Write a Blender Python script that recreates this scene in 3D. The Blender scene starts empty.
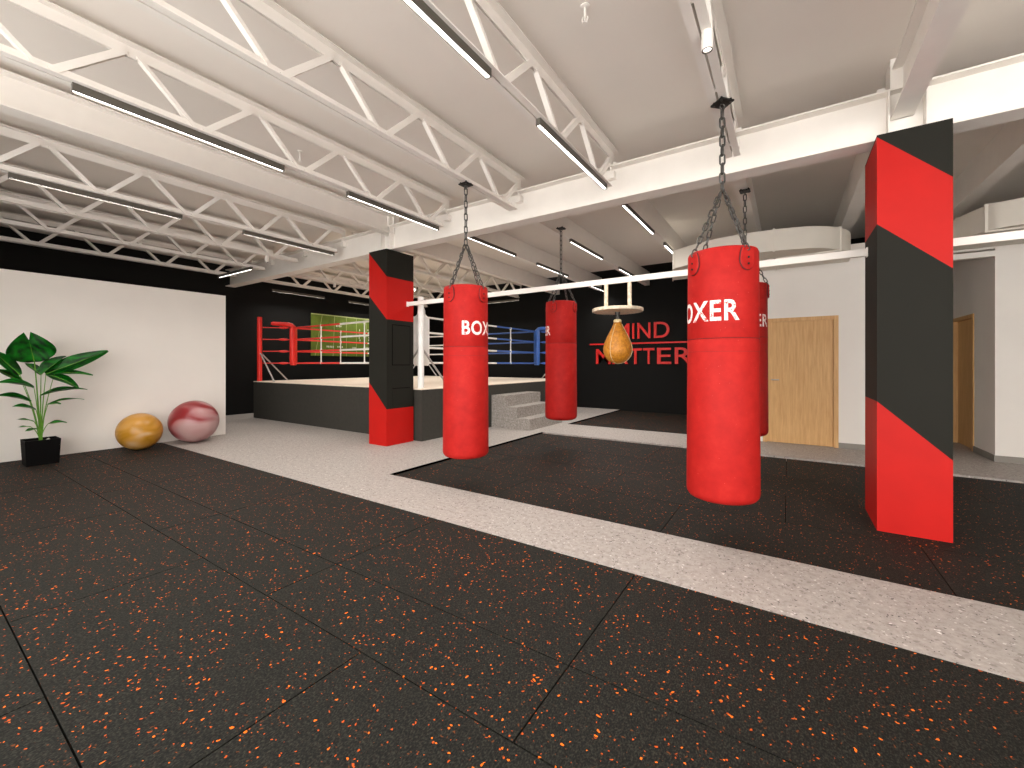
import bpy, bmesh, math, random
from mathutils import Vector, Matrix
random.seed(7)
SC = bpy.context.scene
COL = SC.collection
R_ = math.radians
sin, cos, pi = math.sin, math.cos, math.pi

# ------------------------------------------------------------------ materials
def srgb(r, g, b):
    f = lambda c: (c / 255 / 12.92) if c / 255 <= 0.04045 else ((c / 255 + 0.055) / 1.055) ** 2.4
    return (f(r), f(g), f(b), 1)

def new_mat(name):
    m = bpy.data.materials.new(name); m.use_nodes = True
    nt = m.node_tree
    return m, nt, nt.nodes['Principled BSDF']

def node(nt, kind, **kw):
    n = nt.nodes.new(kind)
    for k, v in kw.items():
        setattr(n, k, v)
    return n

def ramp(nt, stops, interp='LINEAR'):
    n = nt.nodes.new('ShaderNodeValToRGB'); cr = n.color_ramp; cr.interpolation = interp
    while len(cr.elements) < len(stops): cr.elements.new(0.5)
    for e, (p, c) in zip(cr.elements, stops):
        e.position = p; e.color = c
    return n

def coords(nt, scale=(1, 1, 1)):
    t = node(nt, 'ShaderNodeTexCoord'); mp = node(nt, 'ShaderNodeMapping')
    mp.inputs['Scale'].default_value = scale
    nt.links.new(t.outputs['Object'], mp.inputs['Vector'])
    return mp.outputs['Vector']

def noise(nt, vec, scale, detail=3, rough=0.5):
    n = node(nt, 'ShaderNodeTexNoise'); n.inputs['Scale'].default_value = scale
    n.inputs['Detail'].default_value = detail; n.inputs['Roughness'].default_value = rough
    nt.links.new(vec, n.inputs['Vector'])
    return n

def mixc(nt, fac, a, b):
    n = node(nt, 'ShaderNodeMix', data_type='RGBA')
    for sock, v in ((n.inputs[0], fac), (n.inputs[6], a), (n.inputs[7], b)):
        if hasattr(v, 'links') or hasattr(v, 'is_linked'): nt.links.new(v, sock)
        else: sock.default_value = v
    return n.outputs[2]

def math_(nt, op, a, b=0.0):
    n = node(nt, 'ShaderNodeMath', operation=op)
    for i, v in enumerate((a, b)):
        if hasattr(v, 'is_linked'): nt.links.new(v, n.inputs[i])
        else: n.inputs[i].default_value = v
    return n.outputs[0]

def bump(nt, bs, height, strength=0.2, dist=0.01):
    b = node(nt, 'ShaderNodeBump'); b.inputs['Strength'].default_value = strength
    b.inputs['Distance'].default_value = dist
    nt.links.new(height, b.inputs['Height']); nt.links.new(b.outputs['Normal'], bs.inputs['Normal'])

def plain(name, rgb, rough=0.6, metal=0.0, var=0.05, scale=6, spec=0.5, bmp=0.0):
    """one colour with a faint procedural mottle"""
    m, nt, bs = new_mat(name)
    c = srgb(*rgb); v = coords(nt)
    n = noise(nt, v, scale, 4)
    lo = tuple(x * (1 - var) for x in c[:3]) + (1,); hi = tuple(min(1, x * (1 + var)) for x in c[:3]) + (1,)
    r = ramp(nt, [(0.3, lo), (0.7, hi)])
    nt.links.new(n.outputs['Fac'], r.inputs['Fac']); nt.links.new(r.outputs['Color'], bs.inputs['Base Color'])
    bs.inputs['Roughness'].default_value = rough; bs.inputs['Metallic'].default_value = metal
    bs.inputs['Specular IOR Level'].default_value = spec
    if bmp: bump(nt, bs, noise(nt, v, scale * 12, 3).outputs['Fac'], bmp, 0.004)
    return m

def emitter(name, rgb, strength):
    m, nt, bs = new_mat(name)
    bs.inputs['Base Color'].default_value = srgb(240, 240, 240)
    bs.inputs['Emission Color'].default_value = rgb; bs.inputs['Emission Strength'].default_value = strength
    return m

def mat_rubber():
    m, nt, bs = new_mat('speckled_rubber')
    v = coords(nt)
    n1 = noise(nt, coords(nt, (1.6, 1, 1)), 110, 3, 0.65)
    base = ramp(nt, [(0.34, srgb(4, 4, 3)), (0.5, srgb(22, 22, 18)), (0.66, srgb(50, 49, 42))])
    nt.links.new(n1.outputs['Fac'], base.inputs['Fac'])
    col = base.outputs['Color']
    wob = noise(nt, v, 38, 2)
    add = node(nt, 'ShaderNodeVectorMath', operation='MULTIPLY_ADD')
    nt.links.new(wob.outputs['Color'], add.inputs[0]); add.inputs[1].default_value = (0.03, 0.03, 0); nt.links.new(v, add.inputs[2])
    clump = noise(nt, v, 5.5, 2).outputs['Fac']
    for sc, thr, dens, rgb, off in ((51, 0.19, 0.14, (236, 112, 18), 0), (66, 0.2, 0.16, (186, 78, 18), 3.3), (84, 0.25, 0.13, (96, 52, 22), 7.1)):
        mp = node(nt, 'ShaderNodeMapping'); mp.inputs['Location'].default_value = (off, off * 1.7, 0)
        nt.links.new(add.outputs[0], mp.inputs['Vector'])
        vo = node(nt, 'ShaderNodeTexVoronoi', voronoi_dimensions='2D'); vo.inputs['Scale'].default_value = sc
        nt.links.new(mp.outputs['Vector'], vo.inputs['Vector'])
        sep = node(nt, 'ShaderNodeSeparateColor'); nt.links.new(vo.outputs['Color'], sep.inputs[0])
        lim = math_(nt, 'MULTIPLY', clump, dens)
        pick = math_(nt, 'LESS_THAN', sep.outputs[0], lim)
        size = math_(nt, 'MULTIPLY', math_(nt, 'ADD', sep.outputs[1], 0.35), thr)
        near = math_(nt, 'LESS_THAN', vo.outputs['Distance'], size)
        col = mixc(nt, math_(nt, 'MULTIPLY', pick, near), col, srgb(*rgb))
    nt.links.new(col, bs.inputs['Base Color'])
    bs.inputs['Roughness'].default_value = 0.72; bs.inputs['Specular IOR Level'].default_value = 0.22
    bump(nt, bs, n1.outputs['Fac'], 0.25, 0.004)
    return m

def mat_terrazzo(name, base, lo, hi, scale, dens):
    m, nt, bs = new_mat(name)
    v = coords(nt)
    n1 = noise(nt, v, 26, 5, 0.7)
    b = ramp(nt, [(0.3, srgb(*lo)), (0.5, srgb(*base)), (0.7, srgb(*hi))])
    nt.links.new(n1.outputs['Fac'], b.inputs['Fac'])
    col = b.outputs['Color']
    wob = noise(nt, v, 45, 2)
    add = node(nt, 'ShaderNodeVectorMath', operation='MULTIPLY_ADD')
    nt.links.new(wob.outputs['Color'], add.inputs[0]); add.inputs[1].default_value = (0.03, 0.03, 0.03); nt.links.new(v, add.inputs[2])
    for sc, thr, d, rgb, off in ((scale, 0.32, 0.14, (208, 203, 198), 0), (scale * .9, 0.27, 0.26, (136, 129, 124), 2.2),
                                 (scale * 1.1, 0.24, 0.17, (50, 46, 44), 5.1), (scale * 1.6, 0.3, 0.25, (158, 150, 145), 8.4), (scale * .55, 0.2, 0.05, (226, 222, 218), 9.4), (scale * .5, 0.3, 0.22, (140, 132, 126), 11.7), (scale * .6, 0.2, 0.10, (84, 78, 75), 14.2)):
        mp = node(nt, 'ShaderNodeMapping'); mp.inputs['Location'].default_value = (off, off * 1.3, off * .7)
        nt.links.new(add.outputs[0], mp.inputs['Vector'])
        vo = node(nt, 'ShaderNodeTexVoronoi'); vo.inputs['Scale'].default_value = sc
        nt.links.new(mp.outputs['Vector'], vo.inputs['Vector'])
        sep = node(nt, 'ShaderNodeSeparateColor'); nt.links.new(vo.outputs['Color'], sep.inputs[0])
        pick = math_(nt, 'LESS_THAN', sep.outputs[0], d * dens)
        near = math_(nt, 'LESS_THAN', vo.outputs['Distance'], math_(nt, 'MULTIPLY', math_(nt, 'ADD', sep.outputs[1], 0.4), thr))
        col = mixc(nt, math_(nt, 'MULTIPLY', pick, near), col, srgb(*rgb))
    nt.links.new(col, bs.inputs['Base Color'])
    bs.inputs['Roughness'].default_value = 0.55; bs.inputs['Specular IOR Level'].default_value = 0.35
    return m

def mat_wood(name, a, b):
    m, nt, bs = new_mat(name)
    v = coords(nt, (14, 14, 0.9))
    n = noise(nt, v, 3.0, 6, 0.65)
    r = ramp(nt, [(0.3, srgb(*a)), (0.7, srgb(*b))])
    nt.links.new(n.outputs['Fac'], r.inputs['Fac']); nt.links.new(r.outputs['Color'], bs.inputs['Base Color'])
    bs.inputs['Roughness'].default_value = 0.5
    return m

def mat_vinyl():
    m, nt, bs = new_mat('red_vinyl')
    v = coords(nt)
    n = noise(nt, v, 9, 5, 0.65)
    r = ramp(nt, [(0.25, srgb(156, 23, 20)), (0.55, srgb(174, 29, 25)), (0.8, srgb(185, 41, 33))])
    nt.links.new(n.outputs['Fac'], r.inputs['Fac'])
    vo = node(nt, 'ShaderNodeTexVoronoi'); vo.inputs['Scale'].default_value = 26; nt.links.new(v, vo.inputs['Vector'])
    sp = math_(nt, 'LESS_THAN', vo.outputs['Distance'], 0.045)
    nt.links.new(mixc(nt, math_(nt, 'MULTIPLY', sp, 0.45), r.outputs['Color'], srgb(240, 150, 130)), bs.inputs['Base Color'])
    bs.inputs['Roughness'].default_value = 0.6; bs.inputs['Specular IOR Level'].default_value = 0.18
    bump(nt, bs, noise(nt, v, 5, 4).outputs['Fac'], 0.15, 0.02)
    return m

def mat_worn_print():
    m, nt, bs = new_mat('worn_white_print')
    v = coords(nt)
    n = noise(nt, v, 24, 6, 0.75)
    r = ramp(nt, [(0.40, srgb(226, 44, 38)), (0.45, srgb(246, 232, 226))])
    nt.links.new(n.outputs['Fac'], r.inputs['Fac']); nt.links.new(r.outputs['Color'], bs.inputs['Base Color'])
    bs.inputs['Roughness'].default_value = 0.6
    return m

def mat_marble(name, stops, seed, scale):
    m, nt, bs = new_mat(name)
    mp = node(nt, 'ShaderNodeMapping'); t = node(nt, 'ShaderNodeTexCoord')
    mp.inputs['Location'].default_value = (seed, seed * 2.1, seed * .6); mp.inputs['Rotation'].default_value = (0.5, 0.6, 0.2)
    mp.inputs['Scale'].default_value = (1, 0.7, 1.5)
    nt.links.new(t.outputs['Object'], mp.inputs['Vector'])
    n = noise(nt, mp.outputs['Vector'], scale, 1.2, 0.4); n.inputs['Distortion'].default_value = 0.9
    r = ramp(nt, [(p, srgb(*c)) for p, c in stops])
    nt.links.new(n.outputs['Fac'], r.inputs['Fac']); nt.links.new(r.outputs['Color'], bs.inputs['Base Color'])
    bs.inputs['Roughness'].default_value = 0.32
    return m

def mat_leaf():
    m, nt, bs = new_mat('glossy_leaf')
    v = coords(nt)
    n = noise(nt, v, 9, 4)
    w = node(nt, 'ShaderNodeTexWave'); w.inputs['Scale'].default_value = 11; w.inputs['Distortion'].default_value = 4; nt.links.new(v, w.inputs['Vector'])
    r = ramp(nt, [(0.30, srgb(0, 34, 4)), (0.55, srgb(2, 118, 14)), (0.85, srgb(14, 165, 30))])
    nt.links.new(math_(nt, 'ADD', math_(nt, 'MULTIPLY', n.outputs['Fac'], 0.75), math_(nt, 'MULTIPLY', w.outputs['Fac'], 0.22)), r.inputs['Fac'])
    nt.links.new(r.outputs['Color'], bs.inputs['Base Color']); bs.inputs['Roughness'].default_value = 0.4
    return m

def mat_leather():
    m, nt, bs = new_mat('tan_leather')
    v = coords(nt)
    n = noise(nt, v, 30, 5, 0.7)
    r = ramp(nt, [(0.3, srgb(150, 92, 20)), (0.55, srgb(196, 128, 34)), (0.75, srgb(214, 152, 54))])
    nt.links.new(n.outputs['Fac'], r.inputs['Fac']); nt.links.new(r.outputs['Color'], bs.inputs['Base Color'])
    bs.inputs['Roughness'].default_value = 0.5
    bump(nt, bs, n.outputs['Fac'], 0.2, 0.004)
    return m

M = dict(
    darkred=plain('dark_red_stitching', (84, 9, 9), 0.6),
    white=plain('white_paint', (238, 232, 225), 0.6, var=0.02),
    ceil=plain('ceiling_paint', (238, 231, 223), 0.7, var=0.02, scale=1.5),
    wall=plain('white_wall_paint', (234, 228, 221), 0.65, var=0.02, scale=2),
    black=plain('black_wall_paint', (11, 10, 8), 0.75, var=0.08, spec=0.25),
    red=plain('red_paint', (184, 22, 16), 0.55, spec=0.2, var=0.05, scale=4),
    charcoal=plain('charcoal_paint', (34, 33, 28), 0.7, var=0.05, scale=3, spec=0.15),
    skirt=plain('charcoal_fabric', (62, 60, 55), 0.85, var=0.08, scale=20, spec=0.2),
    canvas=plain('beige_canvas', (242, 226, 206), 0.8, var=0.03),
    steel=plain('dark_chain_steel', (92, 90, 87), 0.42, 0.8, var=0.15, scale=40),
    plate=plain('black_steel', (24, 22, 20), 0.5, 0.3),
    hous=plain('dark_grey_housing', (90, 85, 77), 0.5, 0.2),
    galv=plain('light_grey_metal', (180, 176, 172), 0.4, 0.5),
    edge=plain('black_edge_strip', (3, 3, 3), 0.9, spec=0.02),
    base=plain('grey_baseboard', (140, 134, 126), 0.6),
    pot=plain('black_pot', (6, 5, 5), 0.75, spec=0.1),
    soil=plain('dark_soil', (30, 24, 20), 0.95, var=0.5, scale=60),
    stem=plain('green_stem', (96, 150, 40), 0.5, var=0.2, scale=14),
    redrope=plain('red_rope', (238, 52, 44), 0.5), whiterope=plain('white_rope', (246, 244, 240), 0.5),
    bluerope=plain('blue_rope', (58, 98, 178), 0.5),
    redpad=plain('red_pad_vinyl', (240, 50, 42), 0.4), whitepad=plain('white_pad_vinyl', (242, 240, 236), 0.4),
    bluepad=plain('blue_pad_vinyl', (62, 108, 190), 0.4),
    sign=plain('red_letter_acrylic', (232, 34, 27), 0.4),
    green=plain('pitch_green', (92, 110, 26), 0.8, var=0.18, scale=7),
    chalk=plain('pale_pitch_line', (170, 178, 120), 0.8),
    chalkw=plain('white_pitch_mark', (225, 226, 205), 0.8),
    birch=plain('pale_plywood', (222, 206, 182), 0.6, var=0.25, scale=30),
    lace=plain('cream_lace', (226, 206, 160), 0.6),
    wood=mat_wood('oak_veneer', (198, 150, 92), (222, 178, 120)),
    duct=plain('duct_paint', (222, 215, 203), 0.55, var=0.02),
    rubber=mat_rubber(), terrazzo=mat_terrazzo('terrazzo', (168, 160, 154), (145, 138, 132), (182, 175, 169), 62, 1.0),
    granite=mat_terrazzo('granite', (156, 149, 142), (122, 116, 110), (186, 178, 172), 85, 1.6),
    vinyl=mat_vinyl(), print=mat_worn_print(), leaf=mat_leaf(), leather=mat_leather(),
    yball=mat_marble('yellow_marbled_rubber', [(0.30, (206, 168, 126)), (0.45, (200, 146, 66)), (0.58, (180, 126, 28)), (0.75, (216, 160, 84))], 3.1, 2.6),
    rball=mat_marble('red_marbled_rubber', [(0.36, (186, 150, 148)), (0.50, (172, 112, 114)), (0.56, (140, 40, 44)), (0.66, (128, 22, 28)), (0.76, (190, 100, 60))], 1.35, 2.0),
    lamp=emitter('led_diffuser', (1.0, 0.97, 0.93, 1), 6.0),
    spot=emitter('spot_lens', (1.0, 0.95, 0.88, 1), 3.0),
)

# ------------------------------------------------------------------ mesh helpers
class MB:
    def __init__(s): s.bm = bmesh.new(); s.mi = 0
    def face(s, vs):
        try:
            f = s.bm.faces.new(vs); f.material_index = s.mi; return f
        except ValueError: return None
    def quads(s, rings, closed=True, cap=True):
        for a, b in zip(rings, rings[1:]):
            n = len(a)
            for i in range(n if closed else n - 1):
                s.face([a[i], a[(i + 1) % n], b[(i + 1) % n], b[i]])
        if cap and closed:
            s.face(list(reversed(rings[0]))); s.face(rings[-1])
    def box(s, x0, x1, y0, y1, z0, z1, bev=0, taper=0):
        tb = bmesh.new() if bev else s.bm
        t = taper
        vs = [tb.verts.new(p) for p in ((x0 + t, y0 + t, z0), (x1 - t, y0 + t, z0), (x1 - t, y1 - t, z0), (x0 + t, y1 - t, z0), (x0, y0, z1), (x1, y0, z1), (x1, y1, z1), (x0, y1, z1))]
        fs = [tb.faces.new([vs[i] for i in q]) for q in ((0, 3, 2, 1), (4, 5, 6, 7), (0, 1, 5, 4), (1, 2, 6, 5), (2, 3, 7, 6), (3, 0, 4, 7))]
        if bev:
            bmesh.ops.bevel(tb, geom=tb.edges[:], offset=bev, segments=2, profile=0.5, affect='EDGES')
            s.merge(tb)
        else:
            for f in fs: f.material_index = s.mi
    def merge(s, tb, mtx=None):
        if mtx: bmesh.ops.transform(tb, matrix=mtx, verts=tb.verts)
        mp = {v: s.bm.verts.new(v.co) for v in tb.verts}
        for f in tb.faces: s.face([mp[v] for v in f.verts])
        tb.free()
    def obox(s, p, q, w, h, up=(0, 0, 1)):
        """bar from p to q, w across, h along 'up'"""
        p, q = Vector(p), Vector(q); d = (q - p).normalized()
        a = d.cross(Vector(up))
        if a.length < 1e-4: a = d.cross(Vector((1, 0, 0)))
        a.normalize(); b = a.cross(d).normalized()
        rings = [[s.bm.verts.new(c + a * i * w / 2 + b * j * h / 2) for i, j in ((-1, -1), (1, -1), (1, 1), (-1, 1))] for c in (p, q)]
        s.quads(rings)
    def tube(s, pts, r, n=10, cap=True, closed=False):
        pts = [Vector(p) for p in pts]; rings = []
        N = len(pts); prev = None
        for i, p in enumerate(pts):
            if closed: d = pts[(i + 1) % N] - pts[i - 1]
            else: d = pts[min(i + 1, N - 1)] - pts[max(i - 1, 0)]
            d.normalize()
            if prev is None:
                a = d.cross(Vector((0, 0, 1)))
                if a.length < 1e-3: a = d.cross(Vector((1, 0, 0)))
            else: a = prev - d * prev.dot(d)
            a.normalize(); prev = a; b = d.cross(a)
            rr = r[i] if isinstance(r, (list, tuple)) else r
            rings.append([s.bm.verts.new(p + a * cos(2 * pi * k / n) * rr + b * sin(2 * pi * k / n) * rr) for k in range(n)])
        if closed: rings.append(rings[0])
        s.quads(rings, cap=cap and not closed)
    def lathe(s, prof, c=(0, 0, 0), n=40, cap=True):
        c = Vector(c); rings = []
        for r, z in prof:
            if r < 1e-5: rings.append(s.bm.verts.new(c + Vector((0, 0, z))))
            else: rings.append([s.bm.verts.new(c + Vector((r * cos(2 * pi * k / n), r * sin(2 * pi * k / n), z))) for k in range(n)])
        for a, b in zip(rings, rings[1:]):
            if isinstance(a, list) and isinstance(b, list):
                for i in range(n): s.face([a[i], a[(i + 1) % n], b[(i + 1) % n], b[i]])
            elif isinstance(b, list):
                for i in range(n): s.face([a, b[(i + 1) % n], b[i]])
            elif isinstance(a, list):
                for i in range(n): s.face([a[i], a[(i + 1) % n], b])
        for rr in (rings[0], rings[-1]):
            if cap and isinstance(rr, list): s.face(rr)
    def prism(s, poly, z0, z1):
        a = [s.bm.verts.new((x, y, z0)) for x, y in poly]; b = [s.bm.verts.new((x, y, z1)) for x, y in poly]
        s.quads([a, b])
    def link(s, c, d, side, L, W, r, n=14, m=6):
        """stadium chain link centred at c along d, flat in the d-side plane"""
        c, d, side = Vector(c), Vector(d).normalized(), Vector(side)
        side = (side - d * side.dot(d)).normalized()
        hl = L / 2 - W / 2; rad = W / 2 - r; pts = []
        for k in range(n):
            t = 2 * pi * k / n
            pts.append(c + side * (rad * cos(t)) + d * (rad * sin(t) + (hl if sin(t) > 0 else -hl)))
        s.tube(pts, r, m, closed=True)
    def chain(s, p, q, pitch, L, W, r):
        p, q = Vector(p), Vector(q); d = q - p; n = max(1, round(d.length / pitch)); d.normalize()
        a = d.cross(Vector((0.3, 0.9, 0.2))).normalized(); b = d.cross(a)
        step = (q - p).length / n
        for i in range(n): s.link(p + d * step * (i + .5), d, a if i % 2 else b, L, W, r)
    def build(s, name, mats, parent=None, sharp=35):
        bm = s.bm
        bmesh.ops.recalc_face_normals(bm, faces=bm.faces)
        for f in bm.faces: f.smooth = True
        lim = R_(sharp)
        for e in bm.edges:
            e.smooth = not (len(e.link_faces) != 2 or e.calc_face_angle(0) > lim)
        me = bpy.data.meshes.new(name); bm.to_mesh(me); bm.free()
        for m in (mats if isinstance(mats, (list, tuple)) else [mats]): me.materials.append(m)
        o = bpy.data.objects.new(name, me); COL.objects.link(o)
        if parent: o.parent = parent
        return o

def tag(o, label, cat, group=None, kind=None):
    o['label'] = label; o['category'] = cat
    if group: o['group'] = group
    if kind: o['kind'] = kind
    return o
def thing(name, label, cat, loc=(0, 0, 0), rz=0, group=None):
    o = bpy.data.objects.new(name, None); COL.objects.link(o); o.empty_display_size = 0.1
    o.location = loc; o.rotation_euler = (0, 0, rz)
    return tag(o, label, cat, group)
def struct(name, mb, m, parent=None):
    o = mb.build(name, m, parent)
    if not parent: o['kind'] = 'structure'
    return o
def boxes(*bs):
    mb = MB()
    for b in bs: mb.box(*b)
    return mb
def dup(root, loc, rz, label, group=None):
    r = root.copy(); COL.objects.link(r); r.location = loc; r.rotation_euler = (0, 0, rz); r['label'] = label
    if group: r['group'] = group
    for ch in list(root.children):
        c = ch.copy(); COL.objects.link(c); c.parent = r
        for g in list(ch.children):
            d = g.copy(); COL.objects.link(d); d.parent = c
    return r

# ------------------------------------------------------------------ key dimensions (metres; camera stands at x=y=0)
CZ1 = 3.64                        # ceiling
XL, YB, YW = -11.40, 11.20, 7.88  # left black wall, rear black wall, white wall with the doors
YF = -1.75                        # open glazed side behind the camera
XR = 6.4
M1 = (-8.35, XR, YF, 2.485); M2 = (-3.78, XR, 3.195, 6.73); M3 = (-3.85, -1.2, 7.93, 11.2)

# ------------------------------------------------------------------ floor
mb = MB()
xs = sorted({XL - .1, M1[0], M2[0], M3[0], M3[1], XR}); ys = sorted({YF, M1[3], M2[2], M2[3], M3[2], YB})
inm = lambda x, y: any(a < x < b and c < y < d for a, b, c, d in (M1, M2, M3))
for i in range(len(xs) - 1):
    for j in range(len(ys) - 1):
        cx_, cy_ = (xs[i] + xs[i + 1]) / 2, (ys[j] + ys[j + 1]) / 2
        if not inm(cx_, cy_): mb.box(xs[i], xs[i + 1], ys[j], ys[j + 1], -0.06, 0)
mb.box(XL - .1, XR, YF, YB, -0.16, -0.06)
struct('floor', mb, M['terrazzo'])

def mat_of(name, area, rows, top, label, edge=True):
    """rubber flooring laid as butted tiles with hairline seams in one mesh, plus its black edge strip"""
    x0, x1, y0, y1 = area; mb = MB(); g = 0.003
    t = 0.012 if edge else 0
    x0 += t; y1e = y1
    for (ya, yb_, xo, w) in rows:
        ya_, yb2 = max(ya, y0), min(yb_, y1e)
        if yb2 <= ya_: continue
        k = math.floor((x0 - xo) / w); x = xo + k * w
        while x < x1:
            a, b = max(x, x0), min(x + w, x1)
            if b - a > 0.01:
                mb.box(a + (g if a > x0 else 0), b - (g if b < x1 else 0), ya_ + (g if ya_ > y0 else 0), yb2 - (g if yb2 < y1e else 0), -0.058, top)
            x += w
    r = thing(name, label, 'rubber floor mat', (0, 0, 0))
    mb.build('tiles', M['rubber'], r, 20)
    e = boxes((x0 - t, x1, y0, y1, -0.0598, -0.0585))
    if edge: e.box(x0 - t, x0, y0, y1, -0.0585, -0.001)
    e.build('edge_strip', M['edge'], r)
    return r
mat_of('rubber_mat', M1, [(1.58, 2.485, -0.76, 1.6), (1.157, 1.58, -0.76, 1.6), (0.347, 1.157, -1.55, 1.6), (-0.46, 0.347, -2.335, 1.6), (-1.27, -0.46, -0.76, 1.6), (-2.1, -1.27, -1.55, 1.6), (YF, -2.1, -2.3, 1.6)], -0.002,
       'large black rubber mat with orange flecks filling the whole foreground', edge=False)
mat_of('rubber_mat', M2, [(3.195, 4.02, -0.81, 1.58), (4.02, 4.83, -0.02, 1.58), (4.83, 5.65, -0.81, 1.58), (5.65, 6.73, -0.02, 1.58)], -0.024,
       'sunken black rubber mat with orange flecks under the hanging red bags and right pillar')
mat_of('rubber_mat', M3, [(7.93, 8.75, -0.81, 1.58), (8.75, 9.55, -0.02, 1.58), (9.55, 10.4, -0.81, 1.58), (10.4, 11.2, -0.02, 1.58)], -0.024,
       'small black rubber mat at the foot of the lettered black wall')

# ------------------------------------------------------------------ walls, ceiling
struct('ceiling', boxes((XL - .1, XR, YF, 10.25, CZ1, CZ1 + .1)), M['ceil'])
struct('ceiling_rear', boxes((XL - .1, XR, 10.25, YB + .1, CZ1, CZ1 + .1)), M['black'])
struct('wall_left', boxes((XL - .1, XL, YF, YB, 0, CZ1)), M['black'])
struct('wall_back', boxes((XL - .1, XR + .1, YB, YB + .1, -.16, CZ1)), M['black'])
mb = MB()
for y in (-1.7, 0.56): mb.box(XR - .06, XR, y - .04, y + .04, 0, CZ1)
mb.box(XR - .06, XR, YF, 0.6, 0, .1); struct('wall_right', boxes((XR, XR + .1, 0.6, YB, 0, CZ1)), M['wall']); struct('added_light_opening', mb, M['hous'])  # unseen side opening added for more ambient light; wall closes the rest
struct('wall_partition', boxes((-8.47, -8.35, YF + .3, 3.405, -0.002, 2.462)), M['wall'])
BZ = 2.95
# white block with the first door (opening cut out), corridor and right block
D1 = (-0.34, 0.624, 1.975)
mb = boxes((-1.2, D1[0], YW, YW + .12, 0, BZ), (D1[1], 1.08, YW, YW + .12, 0, BZ), (D1[0], D1[1], YW, YW + .12, D1[2], BZ),
           (-1.2, -1.08, YW + .12, YB, 0, BZ), (0.96, 1.08, YW + .12, YB, 0, BZ))
struct('wall_front_left', mb, M['wall'])
struct('wall_corridor_header', boxes((1.08, 2.21, YW, YW + .1, 2.635, 2.705), (1.08, 2.21, YW, YW + .1, 2.73, BZ)), M['wall'])
D2 = (8.60, 9.50, 1.97)
mb = boxes((2.21, XR, YW, YW + .12, 0, BZ), (2.21, 2.33, YW + .12, D2[0], 0, BZ), (2.21, 2.33, D2[1], YB, 0, BZ), (2.21, 2.33, D2[0], D2[1], D2[2], BZ))
struct('wall_front_right', mb, M['wall'])
struct('ceiling_corridor', boxes((-1.2, XR, YW, YB, BZ, BZ + .06)), M['ceil'])
struct('baseboard_left', boxes((D1[1], 1.08, YW - .012, YW, 0, .08)), M['base'])
struct('baseboard_right', boxes((2.198, XR, YW - .012, YW, 0, .08), (2.198, 2.21, YW, D2[0] - .001, 0, .08)), M['base'])
# doors
d = boxes((D1[0] + .055, D1[1] - .055, YW + .02, YW + .06, 0.005, D1[2] - .055)); o = struct('door_1', d, M['wood'])
f = MB()
f.box(D1[0], D1[0] + .055, YW - .014, YW + .1, 0, D1[2]); f.box(D1[1] - .055, D1[1], YW - .014, YW + .1, 0, D1[2]); f.box(D1[0] + .055, D1[1] - .055, YW - .014, YW + .1, D1[2] - .055, D1[2])
f.build('door_frame', M['wood'], o)
h = MB(); h.tube([(D1[0] + .12, YW + .02, 1.0), (D1[0] + .12, YW - .03, 1.0), (D1[0] + .22, YW - .03, 1.0)], .009); h.build('door_handle', M['galv'], o)
d = boxes((2.25, 2.29, D2[0] + .055, D2[1] - .055, 0.005, D2[2] - .055)); o = struct('door_2', d, M['wood'])
f = MB()
f.box(2.196, 2.31, D2[0], D2[0] + .055, 0, D2[2]); f.box(2.196, 2.31, D2[1] - .055, D2[1], 0, D2[2]); f.box(2.196, 2.31, D2[0] + .055, D2[1] - .055, D2[2] - .055, D2[2])
f.build('door_frame', M['wood'], o)
# glazed mullions of the open side behind the camera
mb = MB()
for x in (-5.16, -2.4, .4, 3.2): mb.box(x - .04, x + .04, YF - .06, YF, 0, CZ1)
mb.box(-5.2, XR, YF - .06, YF, 0, .1)
struct('window_1', mb, M['hous'])
struct('added_shade_wall', boxes((XL - .1, -5.2, YF - .1, YF, 0, CZ1)), M['wall'])  # unseen wall added to block daylight and darken the far-left ceiling

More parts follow.
